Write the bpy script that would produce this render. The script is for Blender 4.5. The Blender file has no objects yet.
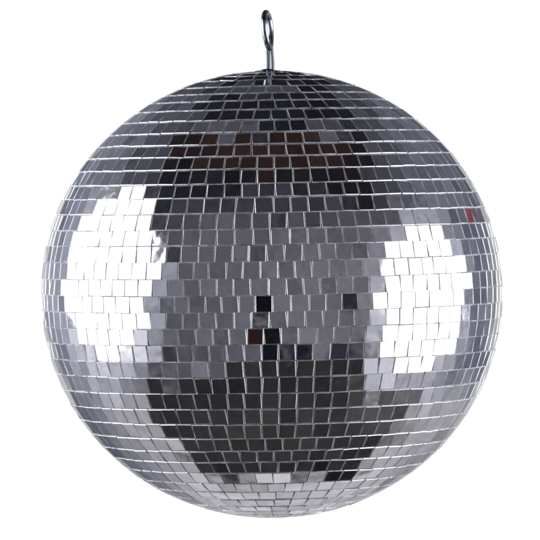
import bpy, bmesh, math, random
from mathutils import Vector, Matrix
random.seed(11)
S = bpy.context.scene
COL = S.collection

# ------------------------------------------------------------------ scale
# photograph measured in its own 540 px grid; the ball is 30 cm wide
PXR = 230.8                       # apparent horizontal radius, px
A = 0.15                          # horizontal radius, m
CZ = A * 223.6 / 230.8            # vertical radius (slightly flattened)
PX = A / PXR                      # one pixel in metres at the ball
CX, CY = 272.0, 294.2             # ball centre in the photograph
DIST = 20 * A
ELEV = math.radians(1.5)
ROLL = math.radians(1.1)
H0 = 1.6                          # height of the ball's centre above ground

# ------------------------------------------------------------------ camera
cam = bpy.data.cameras.new('camera'); camo = bpy.data.objects.new('camera', cam); COL.objects.link(camo)
camo.location = (0, -DIST * math.cos(ELEV), H0 + DIST * math.sin(ELEV))
camo.rotation_euler = (math.pi / 2 - ELEV, 0, 0)
half = 270 / PXR * math.tan(math.asin(A / DIST))
cam.sensor_fit = 'HORIZONTAL'; cam.sensor_width = 36
cam.lens = 18 / half
cam.shift_x = -(CX - 270) / 540
cam.shift_y = (CY - 270) / 540
cam.clip_end = 200; cam.clip_start = 0.05
S.camera = camo

# ------------------------------------------------------------------ materials
def mat(name):
    m = bpy.data.materials.new(name); m.use_nodes = True
    nt = m.node_tree; nt.nodes.clear()
    out = nt.nodes.new('ShaderNodeOutputMaterial')
    return m, nt, out
def lk(nt, a, b): nt.links.new(a, b)

TINT = (0.5, 0.505, 0.52)
def mirror_material():
    m, nt, out = mat('mirror_glass')
    g = nt.nodes.new('ShaderNodeBsdfGlossy'); g.inputs['Color'].default_value = (*TINT, 1)
    tc = nt.nodes.new('ShaderNodeTexCoord')
    # gentle waviness of cheap mirror glass
    n1 = nt.nodes.new('ShaderNodeTexNoise'); n1.inputs['Scale'].default_value = 70; n1.inputs['Detail'].default_value = 1.5
    lk(nt, tc.outputs['Object'], n1.inputs['Vector'])
    b = nt.nodes.new('ShaderNodeBump'); b.inputs['Strength'].default_value = 1.0; b.inputs['Distance'].default_value = 0.00013
    lk(nt, n1.outputs['Fac'], b.inputs['Height']); lk(nt, b.outputs['Normal'], g.inputs['Normal'])
    # smudges and dust
    n2 = nt.nodes.new('ShaderNodeTexNoise'); n2.inputs['Scale'].default_value = 60; n2.inputs['Detail'].default_value = 6; n2.inputs['Roughness'].default_value = .7
    lk(nt, tc.outputs['Object'], n2.inputs['Vector'])
    mr = nt.nodes.new('ShaderNodeMapRange'); mr.inputs['From Min'].default_value = .4; mr.inputs['From Max'].default_value = .8
    mr.inputs['To Min'].default_value = .015; mr.inputs['To Max'].default_value = .14
    lk(nt, n2.outputs['Fac'], mr.inputs['Value']); lk(nt, mr.outputs['Result'], g.inputs['Roughness'])
    d = nt.nodes.new('ShaderNodeBsdfDiffuse'); d.inputs['Color'].default_value = (.5, .5, .54, 1)
    n3 = nt.nodes.new('ShaderNodeTexNoise'); n3.inputs['Scale'].default_value = 900; n3.inputs['Detail'].default_value = 2
    lk(nt, tc.outputs['Object'], n3.inputs['Vector'])
    m3 = nt.nodes.new('ShaderNodeMapRange'); m3.inputs['From Min'].default_value = .62; m3.inputs['From Max'].default_value = .8
    m3.inputs['To Min'].default_value = .006; m3.inputs['To Max'].default_value = .07
    lk(nt, n3.outputs['Fac'], m3.inputs['Value'])
    mx = nt.nodes.new('ShaderNodeMixShader')
    lk(nt, m3.outputs['Result'], mx.inputs[0]); lk(nt, g.outputs[0], mx.inputs[1]); lk(nt, d.outputs[0], mx.inputs[2])
    lk(nt, mx.outputs[0], out.inputs['Surface'])
    return m

def edge_material():
    m, nt, out = mat('cut_glass_edge')
    tc = nt.nodes.new('ShaderNodeTexCoord')
    n = nt.nodes.new('ShaderNodeTexNoise'); n.inputs['Scale'].default_value = 140; n.inputs['Detail'].default_value = 4
    lk(nt, tc.outputs['Object'], n.inputs['Vector'])
    g = nt.nodes.new('ShaderNodeBsdfGlossy'); g.inputs['Color'].default_value = (.78, .79, .82, 1)
    mr = nt.nodes.new('ShaderNodeMapRange'); mr.inputs['From Min'].default_value = .3; mr.inputs['From Max'].default_value = .7
    mr.inputs['To Min'].default_value = .28; mr.inputs['To Max'].default_value = .55
    lk(nt, n.outputs['Fac'], mr.inputs['Value']); lk(nt, mr.outputs['Result'], g.inputs['Roughness'])
    d = nt.nodes.new('ShaderNodeBsdfDiffuse')
    cr = nt.nodes.new('ShaderNodeValToRGB')
    cr.color_ramp.elements[0].position = .35; cr.color_ramp.elements[0].color = (.3, .31, .33, 1)
    cr.color_ramp.elements[1].position = .65; cr.color_ramp.elements[1].color = (.75, .77, .8, 1)
    lk(nt, n.outputs['Fac'], cr.inputs[0]); lk(nt, cr.outputs[0], d.inputs['Color'])
    mx = nt.nodes.new('ShaderNodeMixShader'); mx.inputs[0].default_value = .35
    lk(nt, g.outputs[0], mx.inputs[1]); lk(nt, d.outputs[0], mx.inputs[2])
    lk(nt, mx.outputs[0], out.inputs['Surface'])
    return m

def core_material():
    m, nt, out = mat('adhesive_core')
    p = nt.nodes.new('ShaderNodeBsdfPrincipled')
    tc = nt.nodes.new('ShaderNodeTexCoord')
    n = nt.nodes.new('ShaderNodeTexNoise'); n.inputs['Scale'].default_value = 70; n.inputs['Detail'].default_value = 5
    lk(nt, tc.outputs['Object'], n.inputs['Vector'])
    cr = nt.nodes.new('ShaderNodeValToRGB')
    cr.color_ramp.elements[0].position = .35; cr.color_ramp.elements[0].color = (.12, .12, .135, 1)
    cr.color_ramp.elements[1].position = .7; cr.color_ramp.elements[1].color = (.42, .42, .45, 1)
    lk(nt, n.outputs['Fac'], cr.inputs[0]); lk(nt, cr.outputs[0], p.inputs['Base Color'])
    p.inputs['Roughness'].default_value = .6
    lk(nt, p.outputs[0], out.inputs['Surface'])
    return m

def chrome_material(name, col, ro):
    m, nt, out = mat(name)
    tc = nt.nodes.new('ShaderNodeTexCoord')
    n = nt.nodes.new('ShaderNodeTexNoise'); n.inputs['Scale'].default_value = 300; n.inputs['Detail'].default_value = 4
    lk(nt, tc.outputs['Object'], n.inputs['Vector'])
    g = nt.nodes.new('ShaderNodeBsdfGlossy'); g.inputs['Color'].default_value = (*col, 1)
    mr = nt.nodes.new('ShaderNodeMapRange'); mr.inputs['To Min'].default_value = ro * .4; mr.inputs['To Max'].default_value = ro * 1.6
    lk(nt, n.outputs['Fac'], mr.inputs['Value']); lk(nt, mr.outputs['Result'], g.inputs['Roughness'])
    b = nt.nodes.new('ShaderNodeBump'); b.inputs['Strength'].default_value = .5; b.inputs['Distance'].default_value = .0002
    lk(nt, n.outputs['Fac'], b.inputs['Height']); lk(nt, b.outputs['Normal'], g.inputs['Normal'])
    lk(nt, g.outputs[0], out.inputs['Surface'])
    return m
M_MIRROR, M_EDGE, M_CORE, M_CHROME = mirror_material(), edge_material(), core_material(), chrome_material('chrome_wire', (.3, .315, .35), .16)
M_STEEL = chrome_material('bright_steel', (.15, .17, .19), .34)

# ------------------------------------------------------------------ the thing
ball = bpy.data.objects.new('mirror_ball', None); COL.objects.link(ball)
ball.empty_display_size = .02
ball.location = (0, 0, H0)
ball.rotation_euler = (0, -ROLL, 0)
ball['label'] = 'silver mirror ball of small square glass tiles, hanging by a chrome ring against plain white'
ball['category'] = 'mirror ball'

def link(name, me, mats, parent):
    for m in mats: me.materials.append(m)
    o = bpy.data.objects.new(name, me); COL.objects.link(o); o.parent = parent
    return o

# core: smooth flattened sphere that the tiles are glued on
THK = 0.0007
bm = bmesh.new()
bmesh.ops.create_uvsphere(bm, u_segments=128, v_segments=64, radius=1)
for v in bm.verts: v.co = Vector((v.co.x * (A - THK + .0001), v.co.y * (A - THK + .0001), v.co.z * (CZ - THK + .0001)))
for f in bm.faces: f.smooth = True
me = bpy.data.meshes.new('core'); bm.to_mesh(me); bm.free()
link('core', me, [M_CORE], ball)

# ---- rows of tiles: row edges measured down the middle of the photograph
def proj_y(t):
    """px row of the front point at parametric latitude t"""
    y, z = -A * math.cos(t), CZ * math.sin(t)
    ce, se = math.cos(ELEV), math.sin(ELEV)
    up = z * ce + y * se
    depth = DIST + (y * ce - z * se)
    return CY - up / depth / half * 270
def lat_for(y):
    lo, hi = math.radians(-78), math.radians(80)
    for _ in range(50):
        m_ = (lo + hi) / 2
        if proj_y(m_) > y: lo = m_
        else: hi = m_
    return lo
edges_px = [79.8, 86, 93, 100.3, 109.3, 120, 132, 144, 155.9, 168.8, 183.2, 197, 212.6, 228.8, 244.6, 261.3,
            278.5, 295.2, 311.9, 328.3, 344.6, 361, 377.2, 393.3, 409.1, 424.2, 438.3, 450.9, 461.8, 472.8, 483.4,
            492, 499.6, 506.2]
seam_px = [270.5, 266, 272.2, 275, 270.8, 274.5, 268.7, 268.7, 273.7, 275, 275, 273.3, 269.7, 270.8, 266.7,
           277.8, 268.7, 272.5, 269.7, 264.2, 278, 277.5, 279, 279, 279, 278, 265.8, 274, 278, 273, 267.8,
           275.8, 274]
lats = [lat_for(y) for y in edges_px]
step = math.radians(4.25)
seams = list(seam_px)
top = lats[0]
while top + step < math.radians(87.5):
    top += step; lats.insert(0, top); seams.insert(0, 272 + random.uniform(-8, 8))
bot = lats[-1]
while bot - step > math.radians(-87.5):
    bot -= step; lats.append(bot); seams.append(272 + random.uniform(-8, 8))

verts, faces, fmat = [], [], []
PITCH = 16.75 * PX
for r in range(len(lats) - 1):
    t1, t0 = lats[r], lats[r + 1]
    t = (t0 + t1) / 2
    rad = A * math.cos(t)
    arc = math.hypot(A * (math.cos(t0) - math.cos(t1)), CZ * (math.sin(t1) - math.sin(t0)))
    pole = abs(math.sin(t))
    vgap = (0.42 + 1.9 * pole ** 2.2) * PX
    n = max(5, round(2 * math.pi * rad / PITCH))
    ws = [max(.8, random.gauss(1, .038)) for _ in range(n)]
    s = sum(ws); ws = [w / s * 2 * math.pi for w in ws]
    ypx = CY - CZ / PX * math.sin(t)
    xc = CX - (CY - ypx) * math.sin(ROLL)
    q = max(-.95, min(.95, (seams[r] - xc) * PX / rad))
    lon = math.asin(q)                      # seam nearest the middle, to the right of it positive
    drift = random.uniform(0, 6.28)
    row_tip = random.gauss(0, math.radians(.35))
    for k in range(n):
        w = ws[k]; L = lon + w / 2; lon += w
        # lon 0 faces the camera (-Y)
        ctr = Vector((rad * math.sin(L), -rad * math.cos(L), CZ * math.sin(t)))
        nrm = Vector((ctr.x / A**2, ctr.y / A**2, ctr.z / CZ**2)).normalized()
        E = Vector((math.cos(L), math.sin(L), 0)); U = nrm.cross(E).normalized()
        sd = math.radians(.8)
        if random.random() < .06: sd = math.radians(2.3)
        if abs(ctr.x) < 62 * PX and ctr.y < 0 and -70 * PX < ctr.z < 12 * PX: sd = math.radians(.35)
        ta = random.gauss(0, sd) + row_tip; tb = random.gauss(0, sd)
        tw = random.gauss(0, math.radians(.8))
        R = Matrix.Rotation(ta, 3, E) @ Matrix.Rotation(tb, 3, U) @ Matrix.Rotation(tw, 3, nrm)
        e, u, nn = R @ E, R @ U, R @ nrm
        hgap = (0.55 + abs(random.gauss(0, .22))) * PX
        # squares of constant size: at the top of a row the gap closes, at its foot it opens
        hw = (w * rad - hgap) / 2
        hh = (arc - vgap) / 2
        mid = ctr + nrm * random.gauss(.00002, .00006) + U * (random.gauss(0, .22) + .35 * math.sin(3 * L + drift)) * PX * .8
        lean = random.gauss(0, .25) * PX
        wt = A * (math.cos(t1) - math.cos(t)) / rad * .5 * hw    # slight taper towards the pole
        def quad(ix, iy, dz):
            return [mid + e * (sx * (hw - ix + (wt if sy > 0 else -wt)) + sy * lean) + u * (sy * (hh - iy)) + nn * dz
                    for sx, sy in ((-1, -1), (1, -1), (1, 1), (-1, 1))]
        ch = random.uniform(.0002, .00032); cv = ch * (.5 + (1.5 if t > 0 else .7) * pole)
        base = len(verts)
        for layer in (quad(ch, cv, 0), quad(0, 0, -ch * .9), quad(-.00002, -.00002, -THK)):
            verts += [tuple(p) for p in layer]
        faces.append([base + i for i in range(4)]); fmat.append(0)
        for lv in (0, 4):
            for i in range(4):
                j = (i + 1) % 4
                faces.append([base + lv + i, base + lv + 4 + i, base + lv + 4 + j, base + lv + j]); fmat.append(1)
me = bpy.data.meshes.new('mirror_mosaic'); me.from_pydata(verts, [], faces)
mos = link('mirror_mosaic', me, [M_MIRROR, M_EDGE], ball)
me.polygons.foreach_set('material_index', fmat)
me.update()

# ---- small steel cap plate at each pole, under the hanging eye
def lathe(name, prof, mats, parent, z0, seg=48):
    bm = bmesh.new(); rings = []
    for rr, zz in prof:
        rings.append([bm.verts.new((rr * math.cos(2*math.pi*i/seg), rr * math.sin(2*math.pi*i/seg), z0 + zz)) for i in range(seg)] if rr > 1e-6 else [bm.verts.new((0, 0, z0 + zz))])
    for a, b in zip(rings, rings[1:]):
        for i in range(seg):
            j = (i + 1) % seg
            if len(b) == 1: bm.faces.new((a[i], a[j], b[0]))
            elif len(a) == 1: bm.faces.new((a[0], b[j], b[i]))
            else: bm.faces.new((a[i], a[j], b[j], b[i]))
    for f in bm.faces: f.smooth = True
    bmesh.ops.recalc_face_normals(bm, faces=bm.faces)
    me = bpy.data.meshes.new(name); bm.to_mesh(me); bm.free()
    return link(name, me, mats, parent)
lathe('cap_plate', [(.0085, -.0022), (.0088, -.0006), (.0083, .0000), (.0040, .0004), (.0036, .0009), (.0022, .0012), (0, .0013)], [M_CHROME], ball, CZ)

# ---- wire sweeps
def sweep(name, pts, rad, closed, parent, seg=20, m_=None):
    bm = bmesh.new(); n = len(pts); rings = []
    prev = None
    for i, p in enumerate(pts):
        if closed: tg = (pts[(i + 1) % n] - pts[i - 1]).normalized()
        else: tg = (pts[min(i + 1, n - 1)] - pts[max(i - 1, 0)]).normalized()
        if prev is None:
            a = tg.orthogonal().normalized()
        else:
            a = (prev - tg * prev.dot(tg)).normalized()
        prev = a; b = tg.cross(a)
        rr = rad
        rings.append([bm.verts.new(p + (a * math.cos(2*math.pi*k/seg) + b * math.sin(2*math.pi*k/seg)) * rr) for k in range(seg)])
    m = n if closed else n - 1
    for i in range(m):
        r0, r1 = rings[i], rings[(i + 1) % n]
        off = 0
        if closed and i == n - 1:
            off = min(range(seg), key=lambda o: (r0[0].co - r1[o].co).length)
        for k in range(seg):
            bm.faces.new((r0[k], r0[(k + 1) % seg], r1[(k + 1 + off) % seg], r1[(k + off) % seg]))
    if not closed:
        bm.faces.new(rings[0][::-1]); bm.faces.new(rings[-1])
    for f in bm.faces: f.smooth = True
    bmesh.ops.recalc_face_normals(bm, faces=bm.faces)
    me = bpy.data.meshes.new(name); bm.to_mesh(me); bm.free()
    return link(name, me, [m_ or M_CHROME], parent)
# px helper in the ball's own frame (x across, z up from the centre), undoing the roll
def P(px, py, y=0.0):
    x, z = (px - CX) * PX, (CY - py) * PX
    c, s = math.cos(ROLL), math.sin(ROLL)
    return Vector((x * c + z * s, y, -x * s + z * c))
# ring seen almost edge on
rc = P(267.7, 30.2); tv = (P(265.6, 10) - P(269.4, 50)).normalized()
ang = math.radians(80.5)
h = Vector((math.cos(ang), math.sin(ang), 0)); h = (h - tv * h.dot(tv)).normalized()
RM = 17.4 * PX
ring = [rc + (tv * math.cos(a) + h * math.sin(a) * (1 + .18 * math.cos(a))) * RM for a in [2*math.pi*i/72 for i in range(72)]]
sweep('hanging_ring', ring, 3.05 * PX, True, ball)
# narrow wire staple through the ring, both legs let into the cap
def bez(pts, n=14):
    out = []
    P_ = [pts[0]] + pts + [pts[-1]]
    for i in range(1, len(P_) - 2):
        for k in range(n):
            s = k / n; a, b, c, d = P_[i-1], P_[i], P_[i+1], P_[i+2]
            out.append(.5 * ((2*b) + (c-a)*s + (2*a-5*b+4*c-d)*s*s + (3*b-a-3*c+d)*s**3))
    return out + [pts[-1]]
st = [P(267.7, 80.5, .0004), P(267.9, 72, .0004), P(268.1, 62, .0004), P(267.8, 54, .0003), P(268.0, 49.6, .0001), P(269.8, 46.2, 0),
      P(271.4, 48.8, -.0001), P(271.9, 54, -.0003), P(272.6, 62, -.0004), P(272.6, 72, -.0004), P(272.6, 80.5, -.0004)]
sweep('hanging_eye', bez(st), 1.95 * PX, False, ball, 16, M_STEEL)

# ------------------------------------------------------------------ studio light: world seen by the mirrors
w = bpy.data.worlds.new('World'); S.world = w; w.use_nodes = True
nt = w.node_tree; nt.nodes.clear()
def node(op, *ins, clamp=False):
    nd = nt.nodes.new('ShaderNodeMath'); nd.operation = op; nd.use_clamp = clamp
    for i, v in enumerate(ins):
        if isinstance(v, (int, float)): nd.inputs[i].default_value = v
        else: nt.links.new(v, nd.inputs[i])
    return nd.outputs[0]
tc = nt.nodes.new('ShaderNodeTexCoord')
sep0 = nt.nodes.new('ShaderNodeSeparateXYZ'); nt.links.new(tc.outputs['Generated'], sep0.inputs[0])
dX, dY, dZ = sep0.outputs
# light-probe coordinates of a direction: the tilt of the mirror that would show it to someone south of the ball
sub = nt.nodes.new('ShaderNodeVectorMath'); sub.operation = 'SUBTRACT'
nt.links.new(tc.outputs['Generated'], sub.inputs[0]); sub.inputs[1].default_value = (0, math.cos(ELEV), -math.sin(ELEV))
nz = nt.nodes.new('ShaderNodeVectorMath'); nz.operation = 'NORMALIZE'; nt.links.new(sub.outputs[0], nz.inputs[0])
sep = nt.nodes.new('ShaderNodeSeparateXYZ'); nt.links.new(nz.outputs[0], sep.inputs[0])
noi = nt.nodes.new('ShaderNodeTexNoise'); noi.inputs['Scale'].default_value = 5; noi.inputs['Detail'].default_value = 3
nt.links.new(tc.outputs['Generated'], noi.inputs['Vector'])
nv = node('SUBTRACT', noi.outputs['Fac'], .5)
X = node('ADD', node('MULTIPLY', sep.outputs[0], PXR), node('MULTIPLY', nv, 22))
X = node('ADD', X, CX)
Y = node('SUBTRACT', CY, node('ADD', node('MULTIPLY', sep.outputs[2], 224), node('MULTIPLY', nv, -16)))
def ss(v, lo, hi):
    mr = nt.nodes.new('ShaderNodeMapRange'); mr.interpolation_type = 'SMOOTHSTEP'
    nt.links.new(v, mr.inputs['Value']); mr.inputs['From Min'].default_value = lo; mr.inputs['From Max'].default_value = hi
    return mr.outputs['Result']
def half_plane(x1, y1, x2, y2, soft):
    """1 on the right-hand side (as drawn, y down) of the line going 1 -> 2"""
    L = math.hypot(x2 - x1, y2 - y1); a, b = -(y2 - y1) / L, (x2 - x1) / L
    v = node('ADD', node('MULTIPLY', node('SUBTRACT', X, x1), a), node('MULTIPLY', node('SUBTRACT', Y, y1), b))
    return ss(v, -soft, soft)
def poly(pts, soft):
    """convex polygon, clockwise as drawn"""
    m = None
    for (a, b) in zip(pts, pts[1:] + pts[:1]):
        k = half_plane(*a, *b, soft)
        m = k if m is None else node('MULTIPLY', m, k)
    return m
def box(x0, y0, x1, y1, soft): return poly([(x0, y0), (x1, y0), (x1, y1), (x0, y1)], soft)
def blob(cx, cy, rx, ry, soft=.3):
    a = node('DIVIDE', node('SUBTRACT', X, cx), rx); b = node('DIVIDE', node('SUBTRACT', Y, cy), ry)
    r = node('SQRT', node('ADD', node('MULTIPLY', a, a), node('MULTIPLY', b, b)))
    return node('SUBTRACT', 1, ss(r, 1 - soft, 1 + soft))
def lin(c): return tuple(((v / 255) / 12.92 if v / 255 < .04045 else ((v / 255 + .055) / 1.055) ** 2.4) for v in c)
def C(c): return (*[a / b for a, b in zip(lin(c), TINT)], 1)
cur = None
def paint(mask, color):
    global cur
    mx = nt.nodes.new('ShaderNodeMixRGB')
    if isinstance(mask, (int, float)): mx.inputs[0].default_value = mask
    else: nt.links.new(mask, mx.inputs[0])
    if cur is None: mx.inputs[1].default_value = color
    else: nt.links.new(cur, mx.inputs[1])
    mx.inputs[2].default_value = color
    cur = mx.outputs[0]
def M_(*a):
    m = a[0]
    for k in a[1:]: m = node('MULTIPLY', m, k)
    return m
paint(1.0, C((86, 85.5, 94)))
paint(M_(blob(345, 315, 85, 65, .7), .7), C((108, 107, 114)))
# ceiling
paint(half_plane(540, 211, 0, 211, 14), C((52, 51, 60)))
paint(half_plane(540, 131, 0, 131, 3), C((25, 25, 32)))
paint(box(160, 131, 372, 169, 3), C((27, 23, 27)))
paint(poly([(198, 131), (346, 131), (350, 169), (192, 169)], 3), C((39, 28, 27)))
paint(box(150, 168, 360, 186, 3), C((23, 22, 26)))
paint(box(158, 184, 222, 197, 2.5), C((28, 28, 36)))
paint(box(159, 196, 176, 250, 4), C((44, 44, 54)))
paint(box(352, 182, 371, 209, 3), C((26, 25, 30)))
paint(M_(box(205, 119, 256, 131, 3), .9), C((76, 76, 86)))
paint(M_(box(308, 119, 345, 131, 3), .9), C((76, 76, 86)))
paint(M_(box(222, 84, 298, 92, 2), .8), C((70, 70, 80)))
# upper flanks: dark next to the ceiling, greyer towards the limb
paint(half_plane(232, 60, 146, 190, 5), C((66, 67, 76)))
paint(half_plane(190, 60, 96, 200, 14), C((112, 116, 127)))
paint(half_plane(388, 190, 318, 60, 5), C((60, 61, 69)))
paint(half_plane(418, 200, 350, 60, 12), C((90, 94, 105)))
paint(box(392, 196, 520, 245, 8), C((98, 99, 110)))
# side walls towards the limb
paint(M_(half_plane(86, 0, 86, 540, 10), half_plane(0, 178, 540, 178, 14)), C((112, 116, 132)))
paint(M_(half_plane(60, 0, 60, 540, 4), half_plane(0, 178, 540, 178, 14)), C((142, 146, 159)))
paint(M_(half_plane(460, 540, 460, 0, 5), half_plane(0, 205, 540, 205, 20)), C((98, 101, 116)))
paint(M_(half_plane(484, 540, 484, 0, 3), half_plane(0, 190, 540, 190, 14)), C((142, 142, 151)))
# lower flanks and pale floor
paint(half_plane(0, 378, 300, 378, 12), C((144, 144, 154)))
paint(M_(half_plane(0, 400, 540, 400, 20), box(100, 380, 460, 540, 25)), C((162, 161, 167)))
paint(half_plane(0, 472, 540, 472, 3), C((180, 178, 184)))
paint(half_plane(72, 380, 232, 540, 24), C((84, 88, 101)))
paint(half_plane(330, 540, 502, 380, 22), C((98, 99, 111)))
# dark floor in front
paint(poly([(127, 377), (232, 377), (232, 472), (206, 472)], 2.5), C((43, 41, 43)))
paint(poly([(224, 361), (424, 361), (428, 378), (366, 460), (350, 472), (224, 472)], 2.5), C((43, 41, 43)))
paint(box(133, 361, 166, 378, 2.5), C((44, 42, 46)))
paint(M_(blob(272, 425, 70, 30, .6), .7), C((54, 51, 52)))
paint(M_(poly([(352, 376), (426, 376), (396, 432), (352, 425)], 9), .8), C((82, 79, 81)))
paint(box(318, 460, 345, 472, 2), C((24, 24, 33)))
# spill of the soft boxes
paint(M_(blob(115, 290, 50, 98, .25), .9), C((184, 186, 200)))
paint(M_(blob(416, 300, 49, 88, .25), .9), C((180, 180, 194)))
paint(M_(blob(118, 343, 38, 26, .4), .9), C((206, 206, 218)))
paint(M_(box(368, 290, 388, 385, 4), .9), C((196, 196, 208)))
paint(box(149, 345, 180, 361, 3), C((46, 46, 54)))
# the photographer's stand and small dark things
paint(box(253, 293, 274, 312, 2), C((12, 12, 16)))
paint(box(248, 328, 264, 344, 2), C((36, 23, 24)))
paint(box(262, 328, 283, 361, 2), C((16, 16, 24)))
paint(box(300, 344, 313, 361, 3), C((20, 20, 34)))
paint(box(322, 344, 372, 361, 3), C((42, 42, 52)))
paint(box(340, 292, 353, 306, 4), C((40, 40, 48)))
paint(box(330, 326, 346, 342, 3), C((22, 22, 28)))
paint(box(352, 326, 366, 342, 3), C((66, 67, 76)))
paint(blob(473, 216, 3.5, 7), C((120, 62, 66)))
# fine streaks so that neighbouring mirrors differ
st1 = nt.nodes.new('ShaderNodeTexNoise'); st1.inputs['Scale'].default_value = 14; st1.inputs['Detail'].default_value = 6; st1.inputs['Roughness'].default_value = .65
nt.links.new(tc.outputs['Generated'], st1.inputs['Vector'])
gain = nt.nodes.new('ShaderNodeMapRange'); gain.inputs['From Min'].default_value = .3; gain.inputs['From Max'].default_value = .7
gain.inputs['To Min'].default_value = .5; gain.inputs['To Max'].default_value = 1.5
nt.links.new(st1.outputs['Fac'], gain.inputs['Value'])
mul = nt.nodes.new('ShaderNodeVectorMath'); mul.operation = 'SCALE'
nt.links.new(cur, mul.inputs[0]); nt.links.new(gain.outputs['Result'], mul.inputs['Scale'])
cur = mul.outputs[0]
# white backdrop behind the ball
az = node('ARCTAN2', dX, dY)
el = node('ARCSINE', dZ)
bk = node('MULTIPLY', node('SUBTRACT', 1, ss(node('ABSOLUTE', az), math.radians(23), math.radians(28))),
          node('MULTIPLY', node('SUBTRACT', 1, ss(el, math.radians(5.5), math.radians(10))), ss(el, math.radians(-17), math.radians(-11))))
paint(bk, (1.03, 1.03, 1.03, 1))
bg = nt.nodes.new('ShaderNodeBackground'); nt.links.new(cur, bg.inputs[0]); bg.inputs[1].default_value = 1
wo = nt.nodes.new('ShaderNodeOutputWorld'); nt.links.new(bg.outputs[0], wo.inputs[0])

# ------------------------------------------------------------------ two soft boxes, left and right
def softbox(name, psi, elev, wdt, hgt, dist, radiance, side):
    L = bpy.data.lights.new(name, 'AREA'); L.shape = 'ELLIPSE'; L.size = wdt; L.size_y = hgt
    L.energy = radiance * math.pi * wdt * hgt * math.pi / 4
    L.color = (.97, .975, 1.0)
    o = bpy.data.objects.new(name, L); COL.objects.link(o)
    d = Vector((side * math.sin(psi) * math.cos(elev), -math.cos(psi) * math.cos(elev), math.sin(elev)))
    o.location = Vector((0, 0, H0)) + d * dist
    o.rotation_euler = (-d).to_track_quat('-Z', 'Y').to_euler()
    return o
softbox('softbox', math.radians(87), math.radians(9), 1.2, 1.2, 1.0, 5.0, -1)
softbox('softbox', math.radians(78), math.radians(-2.5), 1.07, 1.12, 1.0, 5.0, 1)

# ------------------------------------------------------------------ render
S.render.engine = 'CYCLES'
S.view_settings.view_transform = 'Standard'; S.view_settings.look = 'None'
S.view_settings.exposure = 0; S.view_settings.gamma = 1
S.cycles.max_bounces = 8; S.cycles.glossy_bounces = 5
S.cycles.use_denoising = False
S.cycles.filter_width = 2.2
